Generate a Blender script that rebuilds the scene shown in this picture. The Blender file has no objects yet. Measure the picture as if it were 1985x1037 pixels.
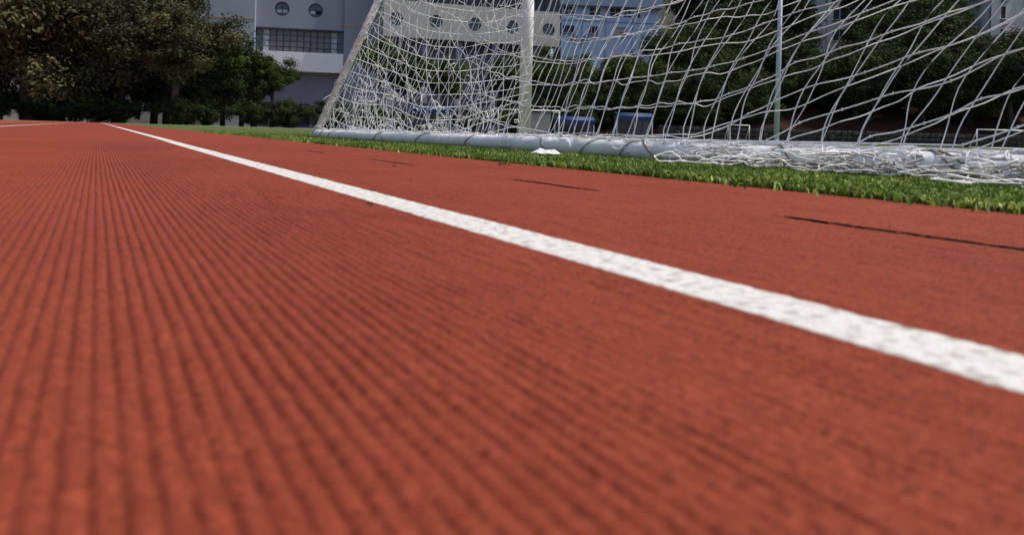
import bpy, bmesh, math, random
import numpy as np
from mathutils import Matrix, Vector

# ------------------------------------------------------------------ camera, sky, sun, exposure
S = bpy.context.scene
C = S.collection
FPX, CX, CY, ROLL, CAMH = 1450.0, 992.5, 259.0, math.radians(1.65), 0.086   # photo measurements (1985 px wide)
cam = bpy.data.cameras.new('camera'); camo = bpy.data.objects.new('camera', cam); C.objects.link(camo)
cam.sensor_width = 36.0; cam.lens = 36.0 * FPX / 1985.0
cam.shift_y = -(518.5 - CY) / 1985.0
cam.clip_start = 0.02; cam.clip_end = 3000
camo.matrix_world = Matrix.Translation((0, 0, CAMH)) @ Matrix.Rotation(math.radians(90), 4, 'X') @ Matrix.Rotation(ROLL, 4, 'Z')
cam.dof.use_dof = True; cam.dof.focus_distance = 3.2; cam.dof.aperture_fstop = 9.5
S.camera = camo

SUN_EL, SUN_AZ = math.radians(62), math.radians(88)        # azimuth measured from +Y (forward) towards +X
W = bpy.data.worlds.new('World'); S.world = W; W.use_nodes = True
nt = W.node_tree
sky = nt.nodes.new('ShaderNodeTexSky'); sky.sky_type = 'NISHITA'; sky.sun_disc = False
sky.sun_elevation = SUN_EL; sky.sun_rotation = SUN_AZ
sky.air_density = 1.0; sky.dust_density = 3.5; sky.ozone_density = 1.0
nt.links.new(sky.outputs[0], nt.nodes['Background'].inputs[0])
nt.nodes['Background'].inputs[1].default_value = 0.15
sl = bpy.data.lights.new('sun', 'SUN'); sl.energy = 4.4; sl.angle = math.radians(0.55); sl.color = (1.0, 0.96, 0.90)
so = bpy.data.objects.new('sun', sl); C.objects.link(so)
sd = Vector((math.sin(SUN_AZ) * math.cos(SUN_EL), math.cos(SUN_AZ) * math.cos(SUN_EL), math.sin(SUN_EL)))
so.rotation_euler = sd.to_track_quat('Z', 'Y').to_euler(); so.location = (20, 30, 60)
S.view_settings.view_transform = 'Standard'; S.view_settings.look = 'None'
S.view_settings.exposure = 0.0; S.view_settings.gamma = 1.0; S.view_settings.use_curve_mapping = False

# ------------------------------------------------------------------ helpers
rng = np.random.default_rng(7); random.seed(7)
cr, sr = math.cos(ROLL), math.sin(ROLL)
def ray(px, py):                                   # photo pixel -> direction with forward component 1
    a, b = px - CX, py - CY
    return (a * cr + b * sr) / FPX, -(-a * sr + b * cr) / FPX
def at(px, py, Y):
    x, z = ray(px, py); return Vector((x * Y, Y, CAMH + z * Y))
def gx(px, Y):                                     # x of a ground-standing thing at distance Y seen in column px
    y0 = CY + (px - CX) * math.tan(ROLL)
    return ray(px, y0)[0] * Y

def tag(o, label=None, cat=None, group=None, kind=None):
    if label: o['label'] = label
    if cat: o['category'] = cat
    if group: o['group'] = group
    if kind: o['kind'] = kind
    return o
def link(name, me, mat=None, parent=None):
    o = bpy.data.objects.new(name, me); C.objects.link(o)
    if mat is not None and me is not None and len(me.materials) == 0: me.materials.append(mat)
    if parent is not None: o.parent = parent
    return o
def empty(name, loc=(0, 0, 0), rz=0):
    o = bpy.data.objects.new(name, None); C.objects.link(o); o.location = loc; o.rotation_euler = (0, 0, rz)
    o.empty_display_size = 0.2; return o
def np_mesh(name, V, F, smooth=False):             # F: (n,4) or (n,3) index array
    V = np.asarray(V, np.float32); F = np.asarray(F, np.int32)
    me = bpy.data.meshes.new(name); n = F.shape[1]
    me.vertices.add(len(V)); me.vertices.foreach_set('co', V.ravel())
    me.loops.add(F.size); me.loops.foreach_set('vertex_index', F.ravel())
    me.polygons.add(len(F)); me.polygons.foreach_set('loop_start', np.arange(0, F.size, n, dtype=np.int32))
    me.polygons.foreach_set('loop_total', np.full(len(F), n, np.int32))
    if smooth: me.polygons.foreach_set('use_smooth', np.ones(len(F), bool))
    me.update(calc_edges=True); return me
class MB:
    def __init__(s): s.v = []; s.f = []
    def quad(s, a, b, c, d):
        n = len(s.v); s.v += [tuple(a), tuple(b), tuple(c), tuple(d)]; s.f.append((n, n+1, n+2, n+3)); return s
    def box(s, x0, x1, y0, y1, z0, z1):
        n = len(s.v)
        s.v += [(x0,y0,z0),(x1,y0,z0),(x1,y1,z0),(x0,y1,z0),(x0,y0,z1),(x1,y0,z1),(x1,y1,z1),(x0,y1,z1)]
        s.f += [(n,n+3,n+2,n+1),(n+4,n+5,n+6,n+7),(n,n+1,n+5,n+4),(n+1,n+2,n+6,n+5),(n+2,n+3,n+7,n+6),(n+3,n,n+4,n+7)]
        return s
    def tube(s, pts, rad, seg=8, cap=True):
        pts = [Vector(p) for p in pts]; n0 = len(s.v); m = len(pts)
        rr = rad if hasattr(rad, '__len__') else [rad] * m
        up = None
        for i, p in enumerate(pts):
            t = (pts[min(i+1, m-1)] - pts[max(i-1, 0)])
            t = t.normalized() if t.length > 1e-9 else Vector((0, 0, 1))
            if up is None: up = Vector((0, 0, 1)) if abs(t.z) < 0.9 else Vector((1, 0, 0))
            a = t.cross(up)
            if a.length < 1e-6: a = t.cross(Vector((0.3, 1, 0.2)))
            a.normalize(); b = a.cross(t).normalized(); up = b
            for k in range(seg):
                w = 2 * math.pi * k / seg
                s.v.append(tuple(p + (a * math.cos(w) + b * math.sin(w)) * rr[i]))
        for i in range(m - 1):
            for k in range(seg):
                k2 = (k + 1) % seg
                s.f.append((n0+i*seg+k, n0+i*seg+k2, n0+(i+1)*seg+k2, n0+(i+1)*seg+k))
        if cap:
            s.f.append(tuple(n0 + k for k in range(seg))[::-1]); s.f.append(tuple(n0+(m-1)*seg+k for k in range(seg)))
        return s
    def build(s, name, mat, parent=None, smooth=False, bevel=0):
        me = bpy.data.meshes.new(name); me.from_pydata(s.v, [], s.f)
        if smooth: me.polygons.foreach_set('use_smooth', np.ones(len(s.f), bool))
        me.update(); o = link(name, me, mat, parent)
        if bevel:
            m = o.modifiers.new('bevel', 'BEVEL'); m.width = bevel; m.segments = 2; m.limit_method = 'ANGLE'
        return o
def strands(name, lines, rad, mat, parent, seg=4):   # many thin cords as one mesh; lines: list of (n,3) arrays
    VV = []; FF = []; base = 0
    for P in lines:
        P = np.asarray(P, float); m = len(P)
        if m < 2: continue
        T = np.gradient(P, axis=0); T /= (np.linalg.norm(T, axis=1, keepdims=True) + 1e-9)
        ref = np.where(np.abs(T[:, 2:3]) < 0.8, np.array([[0, 0, 1.]]), np.array([[1., 0.2, 0]]))
        A = np.cross(T, ref); A /= (np.linalg.norm(A, axis=1, keepdims=True) + 1e-9); B = np.cross(A, T)
        ang = np.arange(seg) * 2 * math.pi / seg
        ring = P[:, None, :] + rad * (A[:, None, :] * np.cos(ang)[None, :, None] + B[:, None, :] * np.sin(ang)[None, :, None])
        VV.append(ring.reshape(-1, 3))
        i = np.arange(m - 1)[:, None] * seg; k = np.arange(seg)[None, :]; k2 = (k + 1) % seg
        FF.append(np.stack([i + k, i + k2, i + seg + k2, i + seg + k], -1).reshape(-1, 4) + base); base += m * seg
    me = np_mesh(name, np.concatenate(VV), np.concatenate(FF), True)
    return link(name, me, mat, parent)
def vnoise(x, y, seed=0, n=256):                    # smooth value noise in [-1,1]
    g = np.random.default_rng(seed).uniform(-1, 1, (n, n))
    xi = np.floor(x).astype(int); yi = np.floor(y).astype(int); fx = x - xi; fy = y - yi
    fx = fx*fx*(3-2*fx); fy = fy*fy*(3-2*fy)
    a = g[xi % n, yi % n]; b = g[(xi+1) % n, yi % n]; c = g[xi % n, (yi+1) % n]; d = g[(xi+1) % n, (yi+1) % n]
    return (a*(1-fx)+b*fx)*(1-fy) + (c*(1-fx)+d*fx)*fy

# ------------------------------------------------------------------ materials
def mat(name, c1, c2=None, scale=8.0, rough=0.75, spec=0.3, bump=0.0, bscale=None, metal=0.0, detail=5.0, lo=0.35, hi=0.65, stretch=None, trans=0.0, random_tint=0.0):
    m = bpy.data.materials.new(name); m.use_nodes = True; t = m.node_tree; b = t.nodes['Principled BSDF']
    b.inputs['Roughness'].default_value = rough; b.inputs['Specular IOR Level'].default_value = spec; b.inputs['Metallic'].default_value = metal
    c1 = (*c1, 1); b.inputs['Base Color'].default_value = c1
    tc = t.nodes.new('ShaderNodeTexCoord'); vec = tc.outputs['Object']
    if stretch:
        mp = t.nodes.new('ShaderNodeMapping'); mp.inputs['Scale'].default_value = stretch; t.links.new(vec, mp.inputs[0]); vec = mp.outputs[0]
    col = None
    if c2:
        nz = t.nodes.new('ShaderNodeTexNoise'); nz.inputs['Scale'].default_value = scale; nz.inputs['Detail'].default_value = detail
        t.links.new(vec, nz.inputs['Vector'])
        rp = t.nodes.new('ShaderNodeValToRGB'); rp.color_ramp.elements[0].position = lo; rp.color_ramp.elements[1].position = hi
        rp.color_ramp.elements[0].color = c1; rp.color_ramp.elements[1].color = (*c2, 1)
        t.links.new(nz.outputs['Fac'], rp.inputs[0]); col = rp.outputs[0]
    if random_tint:
        oi = t.nodes.new('ShaderNodeObjectInfo'); hs = t.nodes.new('ShaderNodeHueSaturation')
        mr = t.nodes.new('ShaderNodeMapRange'); mr.inputs[3].default_value = 1 - random_tint; mr.inputs[4].default_value = 1 + random_tint
        t.links.new(oi.outputs['Random'], mr.inputs[0]); t.links.new(mr.outputs[0], hs.inputs['Value'])
        if col: t.links.new(col, hs.inputs['Color'])
        else: hs.inputs['Color'].default_value = c1
        col = hs.outputs[0]
    if col: t.links.new(col, b.inputs['Base Color'])
    if bump:
        n2 = t.nodes.new('ShaderNodeTexNoise'); n2.inputs['Scale'].default_value = bscale or scale * 3; n2.inputs['Detail'].default_value = 4
        t.links.new(vec, n2.inputs['Vector'])
        bp = t.nodes.new('ShaderNodeBump'); bp.inputs['Strength'].default_value = min(1, bump); bp.inputs['Distance'].default_value = 0.02
        t.links.new(n2.outputs['Fac'], bp.inputs['Height']); t.links.new(bp.outputs[0], b.inputs['Normal'])
    if trans:
        tr = t.nodes.new('ShaderNodeBsdfTranslucent'); mx = t.nodes.new('ShaderNodeMixShader'); mx.inputs[0].default_value = trans
        if col: t.links.new(col, tr.inputs['Color'])
        else: tr.inputs['Color'].default_value = c1
        t.links.new(b.outputs[0], mx.inputs[1]); t.links.new(tr.outputs[0], mx.inputs[2])
        t.links.new(mx.outputs[0], t.nodes['Material Output'].inputs[0])
    return m

def track_material(name, far=False):
    m = bpy.data.materials.new(name); m.use_nodes = True; t = m.node_tree; N = t.nodes; b = N['Principled BSDF']
    b.inputs['Roughness'].default_value = 0.85; b.inputs['Specular IOR Level'].default_value = 0.12
    tc = N.new('ShaderNodeTexCoord')
    def noise(sc, det=3, rough=0.6):
        n = N.new('ShaderNodeTexNoise'); n.inputs['Scale'].default_value = sc; n.inputs['Detail'].default_value = det
        n.inputs['Roughness'].default_value = rough; t.links.new(tc.outputs['Object'], n.inputs['Vector']); return n.outputs['Fac']
    def ramp(fac, stops):
        r = N.new('ShaderNodeValToRGB'); e = r.color_ramp.elements
        for i, (p, c) in enumerate(stops):
            if i > 1: e.new(p)
            e[i].position = p; e[i].color = (*c, 1)
        t.links.new(fac, r.inputs[0]); return r.outputs[0]
    def mix(fac, a, bb, mode='MIX'):
        x = N.new('ShaderNodeMix'); x.data_type = 'RGBA'; x.blend_type = mode
        if isinstance(fac, float): x.inputs[0].default_value = fac
        else: t.links.new(fac, x.inputs[0])
        for s, v in ((6, a), (7, bb)):
            if isinstance(v, tuple): x.inputs[s].default_value = (*v, 1)
            else: t.links.new(v, x.inputs[s])
        return x.outputs[2]
    base = ramp(noise(3.0, 5), [(0.3, (0.178, 0.031, 0.0142)), (0.7, (0.216, 0.041, 0.0192))])
    patch = ramp(noise(0.6, 4), [(0.35, (0.80, 0.82, 0.84)), (0.7, (1.0, 1.0, 1.0))])
    base = mix(0.8, base, patch, 'MULTIPLY')
    # granules: rubber crumbs of 1-2 mm, some darker, some pale
    vo = N.new('ShaderNodeTexVoronoi'); vo.inputs['Scale'].default_value = 480; t.links.new(tc.outputs['Object'], vo.inputs['Vector'])
    sep = N.new('ShaderNodeSeparateColor'); t.links.new(vo.outputs['Color'], sep.inputs[0])
    gr = ramp(sep.outputs[0], [(0.0, (0.55, 0.50, 0.48)), (0.35, (0.95, 0.95, 0.95)), (0.85, (1.08, 1.1, 1.1)), (1.0, (1.4, 1.55, 1.6))])
    base = mix(0.9, base, gr, 'MULTIPLY')
    spk = ramp(noise(230, 2, 0.5), [(0.70, (0, 0, 0)), (0.78, (1, 1, 1))])
    base = mix(spk, base, (0.16, 0.045, 0.03))
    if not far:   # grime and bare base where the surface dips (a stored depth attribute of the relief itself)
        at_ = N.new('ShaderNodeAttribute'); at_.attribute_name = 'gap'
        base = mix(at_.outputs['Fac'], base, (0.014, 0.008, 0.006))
    t.links.new(base, b.inputs['Base Color'])
    bp = N.new('ShaderNodeBump'); bp.inputs['Strength'].default_value = 0.6; bp.inputs['Distance'].default_value = 0.0012
    t.links.new(noise(520, 2, 0.5), bp.inputs['Height']); t.links.new(bp.outputs[0], b.inputs['Normal'])
    if far:
        mp = N.new('ShaderNodeMapping'); mp.inputs['Rotation'].default_value = (0, 0, math.atan(-0.556)*-1 * -1)
        t.links.new(tc.outputs['Object'], mp.inputs[0])
        wv = N.new('ShaderNodeTexWave'); wv.inputs['Scale'].default_value = 2 * math.pi / 20 / 0.0071 * 0.5; wv.inputs['Distortion'].default_value = 0.6
        wv.inputs['Detail'].default_value = 1; wv.bands_direction = 'X'; t.links.new(mp.outputs[0], wv.inputs[0])
        b2 = N.new('ShaderNodeBump'); b2.inputs['Strength'].default_value = 0.5; b2.inputs['Distance'].default_value = 0.002
        t.links.new(wv.outputs['Fac'], b2.inputs['Height']); t.links.new(bp.outputs[0], b2.inputs['Normal']); t.links.new(b2.outputs[0], b.inputs['Normal'])
    return m

M = {}
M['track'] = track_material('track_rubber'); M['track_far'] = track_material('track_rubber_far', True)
M['line'] = mat('line_paint', (0.53, 0.52, 0.49), (0.20, 0.15, 0.125), 110, 0.8, 0.2, 0.35, 480, detail=9, lo=0.47, hi=0.78)
M['ground'] = mat('ground_soil', (0.10, 0.085, 0.07), (0.16, 0.14, 0.12), 0.6, 0.95, 0.1, 0.4, 6)
M['path'] = mat('path_concrete', (0.26, 0.25, 0.24), (0.34, 0.33, 0.31), 0.8, 0.9, 0.2)
M['turf'] = mat('turf_base', (0.022, 0.03, 0.012), (0.125, 0.165, 0.045), 240, 0.9, 0.1, 0.8, 180, lo=0.3, hi=0.72)
M['blade'] = mat('turf_blade', (0.07, 0.13, 0.016), (0.25, 0.35, 0.06), 90, 0.55, 0.25, trans=0.3, lo=0.3, hi=0.7)
def blade_tint():
    t = M['blade'].node_tree; a = t.nodes.new('ShaderNodeAttribute'); a.attribute_name = 'tint'
    rp = [n for n in t.nodes if n.type == 'VALTORGB'][0]; e = rp.color_ramp.elements
    e[0].position, e[1].position = 0.1, 0.95; e[0].color = (0.045, 0.095, 0.012, 1); e[1].color = (0.40, 0.44, 0.11, 1); m_ = e.new(0.55); m_.color = (0.155, 0.22, 0.028, 1)
    t.links.new(a.outputs['Fac'], rp.inputs[0])
blade_tint()
M['white'] = mat('white_enamel', (0.84, 0.81, 0.79), (0.52, 0.48, 0.44), 9, 0.45, 0.4, 0.2, 60, lo=0.50, hi=0.85, detail=9)
M['twine'] = mat('net_twine', (0.95, 0.95, 0.95), (0.88, 0.87, 0.86), 30, 0.7, 0.3, trans=0.4)
M['old_twine'] = mat('net_twine_soiled', (0.62, 0.59, 0.55), (0.36, 0.32, 0.28), 22, 0.85, 0.2)
M['lash'] = mat('lashing_cord', (0.30, 0.25, 0.20), (0.16, 0.125, 0.095), 40, 0.85, 0.2)
M['tissue'] = mat('tissue_paper', (0.74, 0.74, 0.74), (0.62, 0.62, 0.63), 20, 0.9, 0.1, trans=0.2)
M['deadleaf'] = mat('dead_leaf', (0.035, 0.022, 0.014), (0.08, 0.045, 0.022), 50, 0.8, 0.2)
M['bark'] = mat('bark', (0.05, 0.04, 0.032), (0.10, 0.085, 0.07), 3, 0.95, 0.1, 0.8, 12, stretch=(1, 1, 0.25))
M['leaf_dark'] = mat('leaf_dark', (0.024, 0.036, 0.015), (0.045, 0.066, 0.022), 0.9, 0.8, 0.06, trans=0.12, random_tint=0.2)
M['leaf_mid'] = mat('leaf_mid', (0.035, 0.056, 0.016), (0.072, 0.105, 0.026), 0.9, 0.8, 0.06, trans=0.18, random_tint=0.2)
M['leaf_warm'] = mat('leaf_warm', (0.044, 0.045, 0.024), (0.100, 0.098, 0.046), 0.9, 0.8, 0.06, trans=0.15, random_tint=0.15)
M['grey_wall'] = mat('grey_tile_cladding', (0.30, 0.335, 0.38), (0.33, 0.365, 0.41), 0.35, 0.6, 0.35)
M['slate_wall'] = mat('slate_grey_cladding', (0.25, 0.27, 0.32), (0.28, 0.30, 0.35), 0.3, 0.6, 0.35)
M['beige_wall'] = mat('beige_stone_cladding', (0.345, 0.345, 0.325), (0.385, 0.385, 0.36), 0.3, 0.7, 0.3)
M['pale_col'] = mat('pale_column', (0.55, 0.55, 0.52), (0.6, 0.6, 0.57), 0.5, 0.7, 0.3)
M['orange'] = mat('orange_stripe', (0.42, 0.27, 0.16), None, 1, 0.7)
M['glass'] = mat('dark_glass', (0.025, 0.035, 0.05), (0.05, 0.065, 0.08), 0.5, 0.25, 0.25)
M['glass_blue'] = mat('blue_glass', (0.045, 0.075, 0.12), (0.07, 0.11, 0.16), 0.5, 0.15, 0.6)
M['glass_curtain'] = mat('curtained_glass', (0.13, 0.125, 0.15), (0.17, 0.16, 0.18), 1.2, 0.3, 0.5)
M['pane_pale'] = mat('pale_open_pane', (0.42, 0.45, 0.48), (0.34, 0.37, 0.40), 2, 0.25, 0.5)
M['black_gap'] = mat('dark_opening', (0.012, 0.012, 0.014), None, 1, 0.9)
M['frame_dark'] = mat('dark_metal_frame', (0.045, 0.055, 0.07), None, 1, 0.5, 0.4)
M['frame_white'] = mat('white_window_frame', (0.68, 0.69, 0.70), None, 1, 0.5, 0.4)
M['white_wall'] = mat('white_render', (0.84, 0.85, 0.86), (0.78, 0.79, 0.80), 0.5, 0.8, 0.2)
M['purple_wall'] = mat('mauve_grey_render', (0.24, 0.24, 0.31), (0.28, 0.28, 0.35), 0.5, 0.8, 0.2)
M['blue_wall'] = mat('pale_blue_render', (0.46, 0.60, 0.80), (0.54, 0.67, 0.85), 0.35, 0.8, 0.2, detail=8)
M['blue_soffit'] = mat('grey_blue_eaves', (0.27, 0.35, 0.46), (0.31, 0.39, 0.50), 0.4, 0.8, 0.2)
M['roof_dark'] = mat('dark_roof', (0.055, 0.06, 0.075), (0.075, 0.08, 0.095), 0.5, 0.6, 0.3)
M['yellow_wall'] = mat('ochre_render', (0.42, 0.39, 0.26), (0.48, 0.44, 0.30), 0.4, 0.85, 0.2)
M['apart_wall'] = mat('stained_white_render', (0.34, 0.36, 0.37), (0.25, 0.265, 0.27), 0.35, 0.85, 0.2, detail=8)
M['cream_wall'] = mat('cream_render', (0.50, 0.52, 0.50), (0.43, 0.45, 0.44), 0.3, 0.85, 0.2)
M['shutter'] = mat('beige_shutter', (0.50, 0.48, 0.38), None, 1, 0.7)
M['grille'] = mat('window_grille', (0.22, 0.23, 0.25), None, 1, 0.6)
M['bank'] = mat('red_earth_bank', (0.042, 0.019, 0.013), (0.022, 0.013, 0.009), 0.5, 0.95, 0.1, 0.9, 2.5, detail=8)
M['rubble'] = mat('rubble_stone', (0.022, 0.022, 0.022), (0.055, 0.052, 0.05), 1.6, 0.95, 0.1, 1.0, 5, detail=8)
M['tarp'] = mat('blue_sheet_roof', (0.006, 0.025, 0.085), (0.009, 0.033, 0.11), 1.5, 0.55, 0.4)
M['panel'] = mat('pale_grey_panel', (0.085, 0.09, 0.10), (0.12, 0.125, 0.14), 1.2, 0.6, 0.3)
M['steel'] = mat('painted_pole', (0.50, 0.56, 0.68), (0.56, 0.61, 0.72), 2, 0.5, 0.4)
M['box'] = mat('grey_steel_cabinet', (0.22, 0.235, 0.225), (0.27, 0.28, 0.27), 1.0, 0.6, 0.3)

# ------------------------------------------------------------------ ground, track, turf
K, L0 = 0.556, 0.357                                    # lane direction: X = L0 - K*Y (+ q, the offset across the lanes)
def L(Y): return L0 - K * Y
QE = 0.852                                              # where the rubber ends and the turf begins
FAR = 58.0
link('ground', np_mesh('ground', [(-900,-300,-0.06),(900,-300,-0.06),(900,1500,-0.06),(-900,1500,-0.06)], [(0,1,2,3)]), M['ground'])['kind'] = 'structure'

P_X = 0.0081                                            # ridge spacing measured across X
def relief(q, Y):
    ph = q / P_X
    wob = 0.07 * vnoise(ph * 0.35, Y * 14, 1) + 0.045 * vnoise(ph * 0.9, Y * 70, 2)
    f = ph + wob; fr = f - np.floor(f); idx = np.floor(f)
    dist = np.minimum(fr, 1 - fr)                       # 0 in the groove, 0.5 on the crown of the ridge
    prof = 0.55 * (1 - np.exp(-(dist / 0.13) ** 1.6)) + 0.45 * (1 - (1 - 2 * dist) ** 2)
    gi = np.floor(f + 0.5)                              # groove number: each groove is deep and shallow by turns
    right = 1 / (1 + np.exp(-(q + 0.19) / 0.06))
    brk = np.clip(1 - right * (0.45 + 0.8 * vnoise(gi * 1.31, Y * 24, 3)) - 0.25 * vnoise(gi * 2.3, Y * 60, 4), 0.05, 1.3)
    fade = 1 - 0.58 / (1 + np.exp(-(q + 0.10) / 0.09))
    patchy = np.clip(0.85 + 0.35 * vnoise(q * 7, Y * 3.2, 5), 0.4, 1.2)
    A = 0.0023 * fade * patchy * brk
    flat = 1 - 0.75 / (1 + np.exp((np.abs(q) - 0.0282) / 0.0012))   # the paint has filled the grooves under the line
    z = flat * (A * (prof - 1) + 0.0004 * vnoise(q * 60, Y * 30, 6) + 0.00022 * vnoise(q * 330, Y * 260, 7))
    gap = np.zeros_like(z)
    # the open seam between two rolls of rubber
    dq = q - (0.432 + 0.006 * vnoise(Y * 2.0, Y * 0 + 3, 8))
    wdt = 0.0088 + 0.0034 * vnoise(Y * 9, Y * 0 + 1, 9) + 0.002 * vnoise(Y * 60, Y * 0 + 1, 19)
    on = ((Y < 0.86) & (Y > 0.2)) | ((Y > 1.13) & (Y < 1.42)) | ((Y > 1.86) & (Y < 2.15)) | ((Y > 2.6) & (Y < 2.8))
    on = on & (vnoise(Y * 7, Y * 0 + 7, 12) > -0.82)
    cut = on & (np.abs(dq) < np.clip(wdt, 0.001, 1))
    z = np.where(cut, z - 0.013, z); gap = np.where(on & (np.abs(dq) < np.clip(wdt, 0.001, 1) + 0.0014), 1.0, gap)
    # grime collected in the grooves
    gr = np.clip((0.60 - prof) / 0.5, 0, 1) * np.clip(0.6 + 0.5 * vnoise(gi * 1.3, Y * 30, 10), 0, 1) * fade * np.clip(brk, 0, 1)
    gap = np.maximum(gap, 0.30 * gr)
    return z, gap
rowsY = 0.085 * (1.0125 ** np.arange(0, 306)); rowsY = rowsY[rowsY < 3.7]
cols = np.arange(-2.6, QE + 1e-6, P_X / 8.0)
QQ, YY = np.meshgrid(cols, rowsY); XX = L(YY) + QQ
ZZ, GG = relief(QQ, YY)
edge = 1 / (1 + np.exp((YY - 3.45) / 0.06)); ZZ = ZZ * edge
keepv = np.abs(XX) < 1.05 * YY + 0.28
nR, nC = XX.shape
idx = np.arange(nR * nC).reshape(nR, nC)
k4 = keepv[:-1, :-1] & keepv[1:, :-1] & keepv[:-1, 1:] & keepv[1:, 1:]
Fq = np.stack([idx[:-1, :-1][k4], idx[:-1, 1:][k4], idx[1:, 1:][k4], idx[1:, :-1][k4]], -1)
used = np.unique(Fq); remap = np.full(nR * nC, -1, np.int64); remap[used] = np.arange(len(used))
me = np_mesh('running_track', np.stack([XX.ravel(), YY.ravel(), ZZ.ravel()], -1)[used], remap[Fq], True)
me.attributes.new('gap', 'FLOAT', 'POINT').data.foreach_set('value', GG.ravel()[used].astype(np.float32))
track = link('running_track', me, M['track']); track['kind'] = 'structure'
# the plain sheet of the track all round and beyond the ridged part in front of the camera
rws = [(-30, -0.018), (3.30, -0.018), (3.56, -0.0008), (FAR, -0.0008)]; sv = []
for y_, z_ in rws: sv += [(L(y_) - 30, y_, z_), (L(y_) + QE - 0.001, y_, z_)]
me = np_mesh('track_sheet', sv, [(0, 1, 3, 2), (2, 3, 5, 4), (4, 5, 7, 6)])
link('running_track_surface', me, M['track_far'])['kind'] = 'structure'

def lane_line(q0, y0, y1, ratio, name='lane_line'):
    ys = [y0]
    while ys[-1] < y1: ys.append(ys[-1] * ratio + 0.0005)
    ys = np.array(ys); hw = 0.0282
    near = y0 < 3
    n = 44 if near else 6
    u = np.linspace(-1, 1, n)
    Yg = np.repeat(ys[:, None], n, 1); edge_n = 0.035 * vnoise(ys * 60, ys * 0 + q0, 20) + 0.05 * vnoise(ys * 300, ys * 0, 21)
    Q = q0 + hw * u[None, :] * (1 + (edge_n[:, None] if near else 0))
    Z = (relief(Q, Yg)[0] * (1 / (1 + np.exp((Yg - 3.45) / 0.06))) + 0.0006) if near else np.full(Yg.shape, 0.0018)
    if near: Z = np.where(Yg > 3.3, np.maximum(Z, 0.001), Z)
    if near: Z[:, 0] -= 0.0012; Z[:, -1] -= 0.0012
    V = np.stack([L(Yg) + Q, Yg, Z], -1).reshape(-1, 3); r_, c_ = Yg.shape; ii = np.arange(r_ * c_).reshape(r_, c_)
    F = np.stack([ii[:-1, :-1], ii[:-1, 1:], ii[1:, 1:], ii[1:, :-1]], -1).reshape(-1, 4)
    return link(name, np_mesh(name, V, F, True), M['line'], track)
lane_line(0.0, 0.10, 3.62, 1.006)
lane_line(0.0, 3.60, FAR, 1.08)
for k in range(1, 6): lane_line(-1.40 * k, 3.7 if k == 1 else 4.0, FAR, 1.08)

# turf: everything on the goal's side of the rubber
me = np_mesh('pitch', [(L(-30)+QE, -30, -0.004), (140, -30, -0.004), (140, FAR, -0.004), (L(FAR)+QE, FAR, -0.004)], [(0, 1, 2, 3)])
pitch = link('pitch', me, M['turf']); pitch['kind'] = 'structure'
def blades(name, Q, Y, h, w, seed):
    r = np.random.default_rng(seed); n = len(Q)
    X = L(Y) + Q; a = r.uniform(0, 2*np.pi, n); H = h * r.uniform(0.55, 1.2, n) * (1 + 0.25 * vnoise(Q * 14, Y * 10, 35)); wd = w * r.uniform(0.7, 1.3, n)
    la = r.uniform(0, 2*np.pi, n); ln = H * r.uniform(0.25, 1.35, n)
    dx, dy = np.cos(a) * wd / 2, np.sin(a) * wd / 2; lx, ly = np.cos(la) * ln, np.sin(la) * ln
    z0 = np.full(n, -0.004); zm = H * 0.62; zt = H * np.clip(1 - (ln / H) ** 2 * 0.36, 0.4, 1)
    P = [(X-dx, Y-dy, z0), (X+dx, Y+dy, z0), (X+lx*.4+dx*.95, Y+ly*.4+dy*.95, zm), (X+lx*.4-dx*.95, Y+ly*.4-dy*.95, zm), (X+lx+dx*.45, Y+ly+dy*.45, zt), (X+lx-dx*.45, Y+ly-dy*.45, zt)]
    V = np.stack([np.stack(p, -1) for p in P], 1).reshape(-1, 3); b = np.arange(n)[:, None] * 6
    F = np.concatenate([b + np.array([[0, 1, 2, 3]]), b + np.array([[3, 2, 4, 5]])])
    me = np_mesh(name, V, F); tv = np.repeat(np.clip(r.uniform(0, 1, n) * (0.75 + 0.45 * vnoise(Q * 16, Y * 11, 33)) + 0.12 * vnoise(Q * 5, Y * 4, 34), 0, 1), 6).astype(np.float32)
    me.attributes.new('tint', 'FLOAT', 'POINT').data.foreach_set('value', tv)
    return link(name, me, M['blade'])
n1 = 74000
Y1 = 0.75 * (4.4 / 0.75) ** rng.uniform(0, 1, n1); Q1 = QE + 0.004 + 0.95 * rng.uniform(0, 1, n1) ** 1.15
rag = 0.022 * vnoise(Y1 * 30, Y1 * 0 + 2, 31) + 0.012 * vnoise(Y1 * 90, Y1 * 0 + 2, 32); k_ = Q1 > QE + np.clip(rag, -0.006, 1); Q1, Y1 = Q1[k_], Y1[k_]
n2 = 30000
Y2 = rng.uniform(0.4, 9.5, n2); Q2 = QE + 0.006 + rng.uniform(0, 3.2, n2)
g1 = blades('turf_blades', np.concatenate([Q1, Q2, QE - rng.exponential(0.018, 260)]), np.concatenate([Y1, Y2, rng.uniform(0.8, 4.0, 260)]), 0.0165, 0.0043, 5)
tag(g1, 'short green artificial turf blades between the red track and the goal', 'turf', kind='stuff')

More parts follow.
